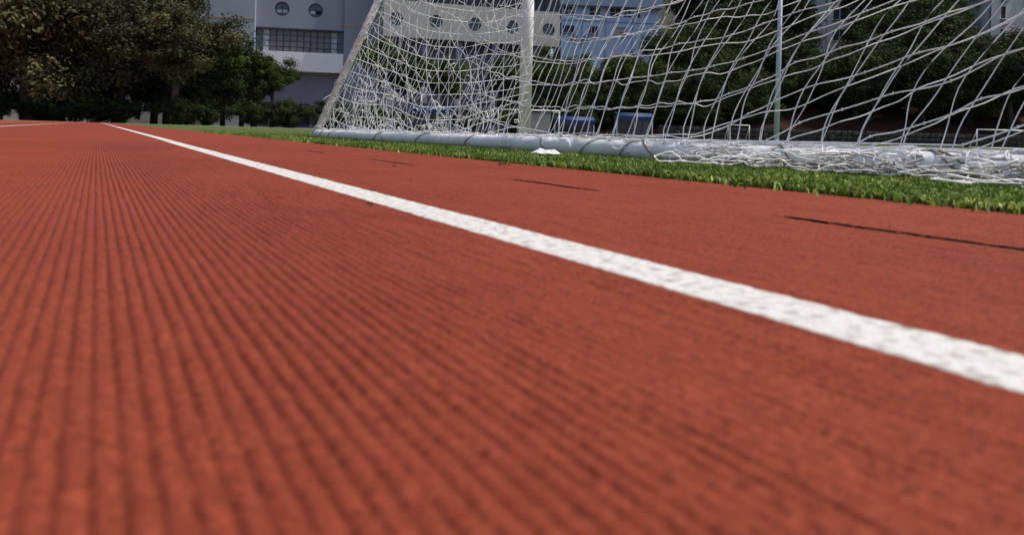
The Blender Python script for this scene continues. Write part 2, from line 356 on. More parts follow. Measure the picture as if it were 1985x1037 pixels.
# ------------------------------------------------------------------ the goal
E_ = np.array([K, -1.0, 0]) / math.hypot(K, 1); E_ = np.array([E_[0], E_[1], 0.0])      # along the ground bar, towards the camera's right
N_ = np.array([-E_[1], E_[0], 0.0])                                                        # away from the track, into the pitch
UP = np.array([0, 0, 1.0])
R_BAR = 0.036
d_off = 1.575
Yc = (L0 + d_off) / (K - 0.267); CORNER = np.array([L(Yc) + d_off, Yc, 0.0]) + N_ * R_BAR
WID, DEP, HGT, TOPS = 7.32, 2.15, 2.44, 1.02
def G(d, s, h): return CORNER + E_ * d + N_ * s + UP * h
goal = empty('football_goal', tuple(G(0, 0, 0)))
tag(goal, 'white football goal with tangled net and thick ground bar on the turf', 'goal')
INV = Matrix.Translation(-goal.location)
def gpart(o):
    o.parent = goal; o.matrix_parent_inverse = INV; return o
def pipe(name, a, b, r, n=2, seg=24, sag=0.0):
    pts = [np.array(a) + (np.array(b) - np.array(a)) * t for t in np.linspace(0, 1, n)]
    if sag: pts = [p + UP * sag * vnoise(np.array([i * 0.6]), np.array([3.]), 40)[0] for i, p in enumerate(pts)]
    return gpart(MB().tube(pts, r, seg).build(name, M['white'], None, True))
ZB = -0.001 + R_BAR
pipe('ground_bar', G(-R_BAR, 0, ZB), G(WID + R_BAR, 0, ZB), R_BAR, 24, 28, 0.004)
PR = 0.065
for d in (0, WID):
    pipe('post', G(d, DEP, 0), G(d, DEP, HGT + PR), PR, 2, 32)
    pipe('side_bar', G(d, 0.03, ZB), G(d, DEP - 0.05, ZB), 0.034)
    pipe('brace', G(d, 0.0, ZB), G(d, TOPS, HGT - 0.06), 0.033)
    pipe('top_stay', G(d, TOPS, HGT - 0.03), G(d, DEP, HGT - 0.03), 0.03)
pipe('crossbar', G(0, DEP, HGT), G(WID, DEP, HGT), PR, 2, 32)

# --- net
CELL = 0.113
def rise(d):
    x = np.clip((3.75 - d) / 3.75, 0, 1); return 1.08 * x ** 1.15 * (0.35 + 0.65 * np.clip(x * 2.2, 0, 1)) + 0.36 * np.clip(d - 4.75, 0, 9) ** 1.25
def net_point(d, h, seed, ds=0.0, amp=1.0):
    s = 0.418 * h + ds
    bulge = 0.05 * np.sin(np.clip(h / HGT, 0, 1) * math.pi) + 0.045 * amp * vnoise(d * 1.9 + 3, h * 3.1, seed) + 0.016 * amp * vnoise(d * 7, h * 8, seed + 1)
    dd = d + 0.22 * np.clip((d - 4.2) / 1.2, 0, 1) * h + 0.034 * amp * vnoise(d * 2.7, h * 4.3, seed + 2) + 0.016 * amp * vnoise(d * 8, h * 9.5, seed + 3)
    hh = h + np.clip(h / 0.12, 0, 1) * (0.020 * amp * vnoise(d * 2.3, h * 2.9, seed + 4) + 0.012 * amp * vnoise(d * 9, h * 6, seed + 5))
    return CORNER + E_ * dd[:, None] + N_ * (s + bulge * np.clip(h / 0.1, 0, 1))[:, None] + UP * np.maximum(hh, 0.05)[:, None]
def rear_net(seed, ds, d0, amp, k0):
    lines = []
    for k in range(k0, 22):
        d = np.arange(0, WID + 0.001, 0.0188); h = CELL * (k + 0.35) + rise(d) + 0.05 - (0.0035 + 0.003 * math.sin(k * 2.1 + seed)) * np.sin(np.pi * (d - d0) / CELL) ** 2
        ok = (h > 0.07) & (h < HGT - 0.05); d, h = d[ok], h[ok]
        if len(d) > 3: lines.append(net_point(d, h, seed, ds, amp))
    for dc in np.arange(d0, WID, CELL):
        top = HGT - 0.05; h = np.arange(0.055, top, 0.028)
        d = dc + 0.0 * h + 0.05 * np.clip(1 - dc / 3.5, 0, 1) * np.sin(h * 5 + dc * 3) + 0.03 * np.sin(h * 3.7 + dc * 2)
        lines.append(net_point(d, h, seed, ds, amp))
    return lines
gpart(strands('rear_net', rear_net(50, 0.0, 0.03, 0.8, -9), 0.0020, M['twine'], None))
gpart(strands('rear_net', [p[np.dot(p - CORNER, E_) > 2.5] for p in rear_net(80, 0.06, 0.085, 0.95, -9)], 0.0018, M['twine'], None))
# knots where the cords of the near net cross
kn = []
for k in range(-9, 12):
    for dc in np.arange(0.03, WID, CELL):
        d = np.array([dc]); h = CELL * (k + 0.35) + rise(d) + 0.05
        if 0.07 < h[0] < 1.5:
            p = net_point(d, h, 50, 0.0, 0.8)[0]; kn.append(p)
V = []; F = []
for p in kn:
    b = len(V); r = 0.0044
    V += [p + np.array(o) * r for o in ((1,0,0),(-1,0,0),(0,1,0),(0,-1,0),(0,0,1.2),(0,0,-1.2))]
    F += [(b,b+2,b+4),(b+2,b+1,b+4),(b+1,b+3,b+4),(b+3,b,b+4),(b+2,b,b+5),(b+1,b+2,b+5),(b+3,b+1,b+5),(b,b+3,b+5)]
o = gpart(link('net_knots', np_mesh('net_knots', V, F, True), M['twine'])); o['kind'] = 'stuff'
def side_net(d, seed, ds):
    lines = []
    sb = lambda h: 0.418 * h
    for h0 in np.arange(0.06, HGT, CELL):
        s = np.linspace(sb(h0), DEP, 60); drop = 0.16 * np.sin((s - s[0]) / (DEP - s[0]) * math.pi)
        hh = np.clip(h0 - drop + 0.05 * vnoise(s * 3, s * 0 + h0 * 3, seed), 0.05, HGT)
        off = ds + 0.07 * vnoise(s * 2.3, s * 0 + h0 * 2.5, seed + 1)
        lines.append(CORNER + E_ * (d + off)[:, None] + N_ * s[:, None] + UP * hh[:, None])
    for s0 in np.arange(0.05, DEP, CELL * 0.9):
        top = min(HGT, s0 / 0.418) if s0 < TOPS else HGT
        h = np.linspace(0.05, top, max(6, int(top / 0.03)))
        off = ds + 0.07 * vnoise(h * 0 + s0 * 2.3, h * 2.5, seed + 1); sx = s0 + 0.06 * vnoise(h * 3, h * 0 + s0 * 4, seed + 2)
        lines.append(CORNER + E_ * (d + off)[:, None] + N_ * sx[:, None] + UP * h[:, None])
    return lines
gpart(strands('side_net', side_net(0.0, 110, 0.03), 0.0026, M['twine'], None))
gpart(strands('side_net', side_net(WID, 170, -0.03), 0.0026, M['twine'], None))
# roof net
rl = []
for s0 in np.arange(TOPS, DEP, CELL):
    d = np.arange(0, WID, 0.06); rl.append(CORNER + E_*d[:,None] + N_*s0 + UP*(HGT - 0.06 - 0.05*np.sin(d*2)[:,None]**2))
for d0 in np.arange(0, WID, CELL):
    s = np.linspace(TOPS, DEP, 12); rl.append(CORNER + E_*d0 + N_*s[:,None] + UP*(HGT - 0.06))
gpart(strands('roof_net', rl, 0.0023, M['twine'], None))
# loose net hanging in a bunch round the left corner
rr = np.random.default_rng(21); bl = []
for j in range(110):
    d = rr.uniform(0.0, 3.0); h = abs(rr.normal(0, 0.30)) * (1 - d / 4.5) + 0.06; s = 0.418 * h + rr.uniform(-0.02, 0.35)
    p = np.array([d, s, h]); v = rr.normal(0, 1, 3); pts = []
    for i in range(rr.integers(8, 22)):
        pts.append(G(p[0], p[1], max(0.055, p[2]))); v = 0.72 * v + 0.55 * rr.normal(0, 1, 3); v[2] -= 0.06
        p = p + 0.024 * v / (np.linalg.norm(v) + 1e-6) * np.array([1.0, 0.6, 1.0])
    bl.append(np.array(pts))
gpart(strands('loose_net', bl, 0.0023, M['twine'], None))['kind'] = 'stuff'
# net wound along the ground bar
wl = []
for j in range(400):
    d = rr.uniform(0.2, 7.2) if j % 3 else rr.uniform(3.6, 6.8)
    amin = 62 if d < 4.9 else 15
    if j % 9 == 0: amin = -10
    a = rr.uniform(amin, 205); r = R_BAR + 0.003; pts = []; va = rr.normal(0, 1); vd = rr.normal(0, 1); lift = 0
    for i in range(rr.integers(6, 20)):
        ar = math.radians(a); rad = r + max(0, lift)
        pts.append(G(d, -math.cos(ar) * rad, ZB + math.sin(ar) * rad))
        va = 0.7 * va + 0.8 * rr.normal(0, 1); vd = 0.75 * vd + 0.7 * rr.normal(0, 1); lift = 0.85 * lift + abs(rr.normal(0, 0.0034 if d < 4.4 else 0.0022)) * (1 if a > 50 else 0.2) - 0.0008
        a += 11 * va; d += 0.011 * vd
        if a < amin: a = amin
        if a > 215: a = 215
    bl2 = np.array(pts); wl.append(bl2)
gpart(strands('wound_net', wl, 0.0022, M['twine'], None))['kind'] = 'stuff'
ll = []
for d0 in np.concatenate([np.arange(0.3, 7.2, 0.62) + rr.normal(0, 0.16, 12), np.array([4.42, 4.47, 4.9, 5.55, 5.6])]):
    turns = rr.uniform(0.6, 1.1); t = np.linspace(0, 1, 34); a = math.pi * (1.15 - 2 * turns * t)
    rad = R_BAR + 0.004; sk = rr.choice([-1, 1]) * rr.uniform(0.14, 0.34)
    one = []
    for o_ in (0, 0.0045):
        one.append(np.array([G(d0 + o_ + sk * tt, -math.cos(aa) * rad, ZB + math.sin(aa) * rad) for tt, aa in zip(t, a)]))
    gpart(strands('lashing', one, 0.0019, M['lash'] if rr.uniform() < 0.6 else M['old_twine'], None, 5))
# net cord wound and frayed round the near brace
br = []
for j in range(46):
    t0 = rr.uniform(0, 1); a = rr.uniform(0, 6.28); pts = []; va = rr.choice([-1, 1])
    for i in range(rr.integers(8, 26)):
        rad = 0.036 + abs(rr.normal(0, 0.012)); hh = 0.05 + (HGT - 0.12) * t0; ss = TOPS * t0
        pts.append(G(rad * math.cos(a), ss + rad * math.sin(a) * 0.9, hh + rad * 0.3 * math.sin(a))); a += va * rr.uniform(0.2, 0.7); t0 = min(1, max(0, t0 + rr.normal(0.004, 0.007)))
    br.append(np.array(pts))
gpart(strands('brace_lacing', br, 0.0030, M['old_twine'], None))['kind'] = 'stuff'
# heap of slack net lying on the turf against the bar
hl = []
for j in range(250):
    d = rr.uniform(4.92, 7.2); s = -R_BAR - abs(rr.normal(0.02, 0.062)); z = rr.uniform(0.018, 0.052) * (1 - min(0.6, abs(s + R_BAR) * 5))
    v = np.array([1.0, 0, 0]) * rr.choice([-1, 1]); pts = []
    for i in range(rr.integers(10, 30)):
        pts.append(G(d, s, max(0.014, z))); v = 0.78 * v + 0.5 * rr.normal(0, 1, 3) + np.array([0.12 * np.sign(v[0]), 0, 0])
        st = 0.016 * v / (np.linalg.norm(v) + 1e-6); d += st[0]; s = min(-R_BAR * 0.75, max(-0.24, s + 0.6 * st[1])); z = min(0.062, max(0.014, z + 0.35 * st[2]))
    hl.append(np.array(pts))
gpart(strands('slack_net', hl[:130], 0.0024, M['old_twine'], None))['kind'] = 'stuff'
gpart(strands('slack_net', hl[130:], 0.0024, M['twine'], None))['kind'] = 'stuff'

# loose rubber crumbs and grit lying on the rubber
nC_ = 2600; Yk = 0.16 * (3.2 / 0.16) ** rng.uniform(0, 1, nC_); Xk = rng.uniform(-0.8, 0.8, nC_) * Yk * 1.0; Qk = Xk - L(Yk)
ok = (Qk < QE - 0.01) & (Qk > -2.5); Yk, Xk, Qk = Yk[ok], Xk[ok], Qk[ok]; Zk = relief(Qk, Yk)[0] + 0.0004
sz = rng.uniform(0.0003, 0.0010, len(Yk)) * np.clip(Yk / 0.7, 0.5, 1.3); Vk = np.stack([Xk, Yk, Zk], -1)
tet = np.array([[1, 0, 0], [-0.6, 0.8, 0.1], [-0.5, -0.8, 0], [0.1, 0, 1.0]]) + 0.0
Vc = (Vk[:, None, :] + sz[:, None, None] * (tet[None] + rng.normal(0, 0.25, (len(Yk), 4, 3)))).reshape(-1, 3)
Fc = (np.arange(len(Yk))[:, None, None] * 4 + np.array([[0, 1, 3], [1, 2, 3], [2, 0, 3], [0, 2, 1]])[None]).reshape(-1, 3)
M['crumb'] = mat('rubber_crumb', (0.05, 0.02, 0.014), (0.34, 0.12, 0.08), 300, 0.9, 0.1)
tag(link('rubber_crumbs', np_mesh('rubber_crumbs', Vc, Fc), M['crumb']), 'loose dark rubber crumbs and grit scattered over the red track', 'grit', kind='stuff')

# ------------------------------------------------------------------ litter
def litter(name, px, py, size, m, label, cat, seed, flat=0.25, group=None, lift=0.0):
    x, z = ray(px, py); Y = -(CAMH - lift) / z; r = random.Random(seed)
    bm = bmesh.new(); n = 14; c = bm.verts.new((0, 0, size * flat * 0.6)); inner = []; outer = []
    for ring, (rad, lst) in enumerate(((0.5, inner), (1.0, outer))):
        for i in range(n):
            a = 2 * math.pi * i / n; rr_ = size * 0.5 * rad * r.uniform(0.7, 1.15)
            lst.append(bm.verts.new((rr_ * math.cos(a), rr_ * 0.75 * math.sin(a), size * flat * r.uniform(0.0, 1.0) * (1.0 - 0.75 * ring) + 0.002)))
    for i in range(n):
        j = (i + 1) % n; bm.faces.new((c, inner[i], inner[j])); bm.faces.new((inner[i], outer[i], outer[j], inner[j]))
    me = bpy.data.meshes.new(name); bm.to_mesh(me); bm.free()
    o = link(name, me, m); o.location = (x * Y, Y, lift); o.rotation_euler = (0, 0, r.uniform(0, 6))
    sm = o.modifiers.new('solid', 'SOLIDIFY'); sm.thickness = 0.0006
    return tag(o, label, cat, group)
litter('crumpled_tissue', 1062, 300, 0.11, M['tissue'], 'crumpled white tissue lying on the turf in front of the ground bar', 'tissue', 14, 0.20, lift=0.016)
litter('dead_leaf', 972, 321, 0.030, M['deadleaf'], 'curled black dead leaf on the track by the turf edge', 'leaf', 5, 0.3)
litter('dead_leaf', 988, 321, 0.012, M['deadleaf'], 'small scrap of black leaf beside the curled dead leaf', 'leaf', 6, 0.3)
litter('dead_leaf', 718, 400, 0.009, M['deadleaf'], 'tiny dark leaf scrap beside the white lane line', 'leaf', 7, 0.5)
litter('dead_leaf', 764, 324, 0.012, M['deadleaf'], 'dark leaf scrap on the red rubber between line and turf', 'leaf', 8, 0.3)
litter('dead_leaf', 995, 292, 0.055, M['deadleaf'], 'brown curled leaf lodged under the ground bar', 'leaf', 11, 0.3, lift=0.016)

# ------------------------------------------------------------------ far side of the pitch
mb = MB()
for x0, x1 in ((-60, 140),): mb.box(x0, x1, FAR + 0.002, FAR + 3.0, -0.05, 0.0)
mb.build('path', M['path'])['kind'] = 'structure'
# earth bank with trees, rising behind the pitch
def bank_h(X, Y):
    side = 1 / (1 + np.exp(-(X - 9) / 2.5))
    up = np.interp(Y, [61.6, 63, 68, 80, 100, 140], [0.0, 1.1, 3.6, 7.5, 9.5, 10.0])
    return side * up
bx = np.linspace(-5, 150, 120); by = np.concatenate([np.linspace(61.7, 72, 30), np.linspace(73, 150, 26)])
BX, BY = np.meshgrid(bx, by); BZ = bank_h(BX, BY) + 0.28 * vnoise(BX * 0.7, BY * 0.7, 60) * np.clip((BY - 62) / 3, 0, 1) - 0.02
ii = np.arange(BX.size).reshape(BX.shape)
me = np_mesh('earth_bank', np.stack([BX.ravel(), BY.ravel(), BZ.ravel()], -1), np.stack([ii[:-1,:-1], ii[:-1,1:], ii[1:,1:], ii[1:,:-1]], -1).reshape(-1, 4), True)
link('earth_bank', me, M['bank'])['kind'] = 'structure'
# rubble retaining wall: single stones in rough courses
wall = empty('retaining_wall', (0, 61.2, 0)); tag(wall, 'low dark rubble stone wall at the foot of the red earth bank', 'wall')
MB().box(12, 120, 0.12, 0.55, -0.05, 1.12).build('wall_core', M['rubble'], wall)
stone_meshes = []
for k in range(5):
    bm = bmesh.new(); bmesh.ops.create_cube(bm, size=1.0)
    bmesh.ops.bevel(bm, geom=bm.edges[:], offset=0.16, segments=1, affect='EDGES')
    r = random.Random(k)
    for v in bm.verts: v.co += Vector((r.uniform(-.06,.06), r.uniform(-.06,.06), r.uniform(-.06,.06)))
    me = bpy.data.meshes.new('stone'); bm.to_mesh(me); bm.free(); me.materials.append(M['rubble']); stone_meshes.append(me)
r = random.Random(4); cnt = 0
for c in range(3):
    x = 13.0 + c * 0.3
    while x < 58 and cnt < 290:
        w = r.uniform(0.38, 0.68); o = link('stone', stone_meshes[r.randrange(5)], None, wall); cnt += 1
        o.location = (x + w / 2, 0.06 + r.uniform(-0.03, 0.03), 0.17 + c * 0.36); o.scale = (w * 0.96, 0.3, r.uniform(0.27, 0.42)); o.rotation_euler = (0, r.uniform(-0.12, 0.12), 0); x += w

def frame_goal(px0, px1, ytop, Y, label, w=0.05, net=False):
    ax, bx_ = gx(px0, Y), gx(px1, Y); h = at((px0 + px1) / 2, ytop, Y).z
    g = empty('small_goal', ((ax + bx_) / 2, Y, 0)); tag(g, label, 'goal', 'small goals along the far touchline'); hw = (bx_ - ax) / 2
    for s in (-hw, hw):
        MB().tube([(s, 0, 0), (s, 0, h)], w, 10).build('post', M['white'], g, True)
        MB().tube([(s, 0.9, 0.03), (s, 0.0, h - 0.1)], w * 0.6, 8).build('brace', M['white'], g, True)
        MB().tube([(s, 0.0, 0.04), (s, 0.9, 0.04)], w * 0.7, 8).build('side_bar', M['white'], g, True)
    MB().tube([(-hw, 0, h), (hw, 0, h)], w, 10).build('crossbar', M['white'], g, True)
    MB().tube([(-hw, 0.9, 0.04), (hw, 0.9, 0.04)], w * 0.7, 8).build('ground_bar', M['white'], g, True)
    return g
frame_goal(965, 1083, 214, 56.0, 'small white goal frame standing before the grey cabinet and a blue shelter')
frame_goal(1893, 2010, 253, 56.5, 'small white goal frame standing before the red earth bank')
frame_goal(1411, 1452, 243, 57.0, 'narrow low goal frame near the tall lamp pole', 0.03)
# grey steel cabinet
p0, p1 = gx(1022, 59.5), gx(1066, 59.5)
cb = empty('steel_cabinet', ((p0 + p1) / 2, 59.5, 0)); tag(cb, 'grey steel equipment cabinet behind the small goal frame', 'cabinet')
hw = (p1 - p0) / 2
MB().box(-hw, hw, 0, 0.9, 0.05, 1.75).build('body', M['box'], cb, bevel=0.02)
for k in range(3): MB().box(-hw + 0.04 + k * (2*hw-0.08)/3 + 0.01, -hw + 0.04 + (k+1) * (2*hw-0.08)/3 - 0.01, -0.03, -0.001, 0.15, 1.68).build('door', M['box'], cb)
MB().box(-hw - 0.03, hw + 0.03, -0.06, 0.95, 1.752, 1.80).build('lid', M['box'], cb)
# team shelters with blue roofs
def shelter(px0, px1, yroof, label, Y=60.3):
    a, b = gx(px0, Y), gx(px1, Y); hw = (b - a) / 2; H = at((px0+px1)/2, yroof, Y).z
    g = empty('team_shelter', ((a + b) / 2, Y, 0)); tag(g, label, 'shelter', 'blue-roofed shelters beside the pitch')
    m = MB(); n = 8
    for i in range(n):
        t0, t1 = i / n, (i + 1) / n
        f = lambda t: (-0.75 + 1.7 * t, H - 0.35 * (1 - math.sin(t * math.pi * 0.62 + 0.35)) * 1.4)
        (y0, z0), (y1, z1) = f(t0), f(t1)
        m.quad((-hw, y0, z0), (hw, y0, z0), (hw, y1, z1), (-hw, y1, z1))
    o = m.build('roof', M['tarp'], g, True); sm = o.modifiers.new('s', 'SOLIDIFY'); sm.thickness = 0.05
    MB().box(-hw, hw, -0.79, -0.74, H - 0.70, H - 0.32).build('roof_valance', M['tarp'], g)
    for s in (-hw + 0.05, 0, hw - 0.05): MB().tube([(s, -0.65, 0), (s, -0.65, H - 0.4)], 0.035, 8).build('leg', M['steel'], g)
    k = 5
    for i in range(k): MB().box(-hw + 2*hw*i/k + 0.02, -hw + 2*hw*(i+1)/k - 0.02, 0.82, 0.86, 0.25, H - 0.25).build('back_panel', M['panel'], g)
    MB().box(-hw + 0.1, hw - 0.1, 0.25, 0.65, 0.42, 0.47).build('bench_seat', M['panel'], g)
    for s in (-hw + 0.3, hw - 0.3): MB().box(s - 0.03, s + 0.03, 0.3, 0.6, 0, 0.415).build('bench_leg', M['steel'], g)
shelter(1073, 1150, 226, 'long blue-roofed shelter beside the grey cabinet')
shelter(1192, 1262, 219, 'tall blue-roofed shelter with pale back panels, away from the cabinet')
shelter(790, 875, 205, 'blue-roofed shelter half hidden behind the goal side net')
# lamp pole
px_ = gx(1505, 44.0)
lp = empty('lamp_pole', (px_, 44.0, 0)); tag(lp, 'tall slim pale blue-grey lamp pole at the far edge of the turf', 'lamp pole')
MB().tube([(0, 0, 0), (0, 0, 6), (0, 0, 13)], [0.155, 0.135, 0.09], 16).build('pole', M['steel'], lp, True)
MB().tube([(0, 0, 0), (0, 0, 0.05)], [0.26, 0.26], 16).build('base_plate', M['steel'], lp)
MB().box(-1.1, 1.1, -0.05, 0.05, 12.9, 13.0).build('arm', M['steel'], lp)
for s in (-0.85, 0, 0.85): MB().box(s - 0.22, s + 0.22, -0.32, -0.06, 12.75, 13.15).build('lamp_head', M['frame_dark'], lp)

# ------------------------------------------------------------------ buildings
class Facade:                                            # a wall plane seen in the photo: pixels -> (along, height) on it
    def __init__(s, px, Y, ang):
        s.o = Vector((gx(px, Y), Y, 0)); s.a = Vector((math.cos(ang), math.sin(ang), 0)); s.n = Vector((math.sin(ang), -math.cos(ang), 0)); s.ang = ang
    def uv(s, px, py):
        x, z = ray(px, py); d = Vector((x, 1, z)); o = Vector((0, 0, CAMH))
        t = (s.o - o).dot(s.n) / d.dot(s.n); p = o + d * t
        return (p - s.o).dot(s.a), p.z
    def root(s, name, label, group=None):
        e = empty(name, s.o, s.ang); tag(e, label, 'building', group); return e
def wall_panel(name, m, root, us, zs, holes, depth=0.3, y=0.0):
    # holes: {(i,j): 'rect' | 'round'} by cell; openings are real, with reveals
    b = MB(); us = sorted(us); zs = sorted(zs)
    for i in range(len(us) - 1):
        for j in range(len(zs) - 1):
            x0, x1, z0, z1 = us[i], us[i+1], zs[j], zs[j+1]; h = holes.get((i, j))
            if h is None: b.quad((x0,y,z0),(x1,y,z0),(x1,y,z1),(x0,y,z1))
            elif h == 'rect':
                for (p, q) in (((x0,z0),(x1,z0)), ((x1,z0),(x1,z1)), ((x1,z1),(x0,z1)), ((x0,z1),(x0,z0))):
                    b.quad((p[0],y,p[1]), (q[0],y,q[1]), (q[0],y+depth,q[1]), (p[0],y+depth,p[1]))
            else:
                cx_, cz_ = (x0+x1)/2, (z0+z1)/2; rad = min(x1-x0, z1-z0)/2*0.96; n = 32
                def sq(a):
                    c, s_ = math.cos(a), math.sin(a); k = 1 / max(abs(c), abs(s_)); return cx_ + c*k*(x1-x0)/2, cz_ + s_*k*(z1-z0)/2
                for q in range(n):
                    a0, a1 = 2*math.pi*(q+0.0)/n, 2*math.pi*(q+1.0)/n
                    i0, i1 = (cx_+rad*math.cos(a0), cz_+rad*math.sin(a0)), (cx_+rad*math.cos(a1), cz_+rad*math.sin(a1))
                    s0, s1 = sq(a0), sq(a1)
                    b.quad((i0[0],y,i0[1]), (s0[0],y,s0[1]), (s1[0],y,s1[1]), (i1[0],y,i1[1]))
                    b.quad((i1[0],y,i1[1]), (i0[0],y,i0[1]), (i0[0],y+depth,i0[1]), (i1[0],y+depth,i1[1]))
    return b.build(name, m, root)
def disc(name, cx_, cz_, r, y, m, parent, n=32):
    b = MB(); v = [(cx_ + r*math.cos(2*math.pi*k/n), y, cz_ + r*math.sin(2*math.pi*k/n)) for k in range(n)]
    b.v = v; b.f = [tuple(range(n))]; return b.build(name, m, parent)
def round_window(root, cx_, cz_, r, y, lit=None):
    w = disc('window', cx_, cz_, r * 1.02, y + 0.22, M['glass_blue'], root)
    b = MB(); n = 32
    for q in range(n):
        a0, a1 = 2*math.pi*q/n, 2*math.pi*(q+1)/n; r0, r1 = r*0.86, r*0.955
        P = lambda rr_, a, yy: (cx_+rr_*math.cos(a), yy, cz_+rr_*math.sin(a))
        b.quad(P(r0,a0,y+0.12), P(r1,a0,y+0.12), P(r1,a1,y+0.12), P(r0,a1,y+0.12)); b.quad(P(r0,a1,y+0.12), P(r0,a0,y+0.12), P(r0,a0,y+0.21), P(r0,a1,y+0.21))
    b.build('frame', M['frame_dark'], w)
    MB().box(cx_-0.03, cx_+0.03, y+0.14, y+0.2, cz_-r*0.87, cz_+r*0.87).build('mullion', M['frame_dark'], w)
    MB().box(cx_-r*0.87, cx_+r*0.87, y+0.145, y+0.195, cz_-0.03, cz_+0.03).build('transom', M['frame_dark'], w)
    for k, side in enumerate((-1, 1)):
        if lit and lit[k]:
            x0, x1 = sorted((cx_ + side*0.05, cx_ + side*r*0.72))
            MB().box(x0, x1, y+0.16, y+0.21, cz_-r*0.52, cz_-0.05).build('pane', M['pane_pale'] if lit[k] == 1 else M['black_gap'], w)
def rect_window(root, x0, x1, z0, z1, y, nx=2, frame='frame_white', glass='glass', nz=1, fw=0.06):
    w = MB().quad((x0,y+0.2,z0),(x1,y+0.2,z0),(x1,y+0.2,z1),(x0,y+0.2,z1)).build('window', M[glass], root)
    b = MB()
    for k in range(nx + 1):
        x = x0 + (x1-x0)*k/nx; xa, xb = max(x0, x-fw/2), min(x1, x+fw/2); b.box(xa, xb, y+0.10, y+0.17, z0, z1)
    for k in range(nz + 1):
        z = z0 + (z1-z0)*k/nz; za, zb = max(z0, z-fw/2), min(z1, z+fw/2); b.box(x0, x1, y+0.103, y+0.167, za, zb)
    b.build('frame', M[frame], w)
    return w

# --- grey school building with round windows
TOPZ = 22.0
f = Facade(490, 79.0, math.radians(10)); rt = f.root('school_building', 'large slate grey building with round windows and a glazed ribbon below')
u0 = 0.0; u1 = f.uv(668, 40)[0]
c1 = f.uv(547, 17); c2 = f.uv(612, 22); rr1 = 0.79
zb_t = f.uv(578, 56)[1]; zb_b = f.uv(578, 103)[1]
us = [u0, c1[0]-rr1, c1[0]+rr1, c2[0]-rr1, c2[0]+rr1, u1]; zc = (c1[1]+c2[1])/2
wall_panel('wall', M['slate_wall'], rt, us, [zb_t, zc-rr1, zc+rr1, zc+3.2-rr1, zc+3.2+rr1, TOPZ], {(1,1):'round',(3,1):'round',(1,3):'round',(3,3):'round'})
for (cx_, lit) in ((c1[0], (1,1)), (c2[0], (1,2))):
    round_window(rt, cx_, zc, rr1*0.96, 0.0, lit); round_window(rt, cx_, zc+3.2, rr1*0.96, 0.0, (0,0))
# glazed ribbon, set back under a shadow gap
zr = zb_t - 0.16
n = 13; wdt = (u1 - u0) / n
for k in range(n):
    g_ = 'pane_pale' if k in (1, 11) else ('glass_blue' if k in (0, 12) else 'glass_curtain')
    w = rect_window(rt, u0 + k*wdt + 0.01, u0 + (k+1)*wdt - 0.01, zb_b, zr, 0.25, 1, 'frame_dark', g_, 4, 0.05)
    if k in (3, 4, 6, 7, 10): MB().box(u0 + k*wdt + 0.08, u0 + (k+1)*wdt - 0.08, 0.28, 0.33, zb_b + 0.08, zb_b + 0.55).build('pane', M['panel'], w)
MB().box(u0, u1, 0.0, 0.5, zr, zb_t - 0.003).build('lintel', M['frame_dark'], rt)
zs_ = f.uv(600, 119)[1] - 1.2
MB().box(u0 - 0.0, u1, -0.9, 0.6, zs_, zb_b - 0.003).build('canopy', M['white_wall'], rt)
MB().box(u0, u1, 0.62, 1.0, 0.0, zs_ + 0.4).build('ground_floor_wall', M['purple_wall'], rt)
for k in range(5): MB().box(u0 + 0.4 + k*2.1, u0 + 1.5 + k*2.1, 0.5, 0.617, 0.3, 2.6).build('door', M['glass'], rt)
ul = f.uv(408, 30)[0]
MB().box(ul, u0 - 0.003, -0.55, 8.0, 0.0, TOPZ).build('left_pier', M['grey_wall'], rt)
s0 = f.uv(420, 34); s1 = f.uv(488, 40); MB().box(ul, u0 - 0.003, -0.575, -0.553, (s0[1]+s1[1])/2-0.06, (s0[1]+s1[1])/2+0.06).build('orange_stripe', M['orange'], rt)
ur = f.uv(737, 30)[0]
MB().box(u1 + 0.003, ur, -0.45, 8.0, 0.0, TOPZ).build('right_pier', M['slate_wall'], rt)
s2 = f.uv(680, 54); MB().box(u1 + 0.003, ur, -0.475, -0.453, s2[1]-0.06, s2[1]+0.06).build('orange_stripe', M['orange'], rt)
MB().box(u0, u1, 1.02, 8.0, 0.0, TOPZ - 0.01).build('core', M['slate_wall'], rt)
uc = f.uv(393, 10)[0]
MB().tube([(uc, 0.4, 0), (uc, 0.4, TOPZ)], 0.78, 24).build('round_column', M['pale_col'], rt, True)
uL = f.uv(-420, 30)[0]
# wing behind the trees on the far left
us = [uL]; zs = [0.0]; holes = {}
x = uL + 1.5; ci = 0
while x < uc - 3.5:
    us += [x, x + 1.7]; x += 3.4
us.append(uc - 0.85)
for z in (1.2, 4.6, 8.0, 11.4, 14.8): zs += [z, z + 1.7]
zs.append(TOPZ)
for i in range(1, len(us) - 1, 2):
    for j in range(1, len(zs) - 1, 2): holes[(i, j)] = 'rect'
wall_panel('wing_wall', M['pale_col'], rt, us, zs, holes, y=0.8)
for (i, j) in holes: rect_window(rt, us[i], us[i+1], zs[j], zs[j+1], 0.82, 2, 'frame_white', 'glass_blue')
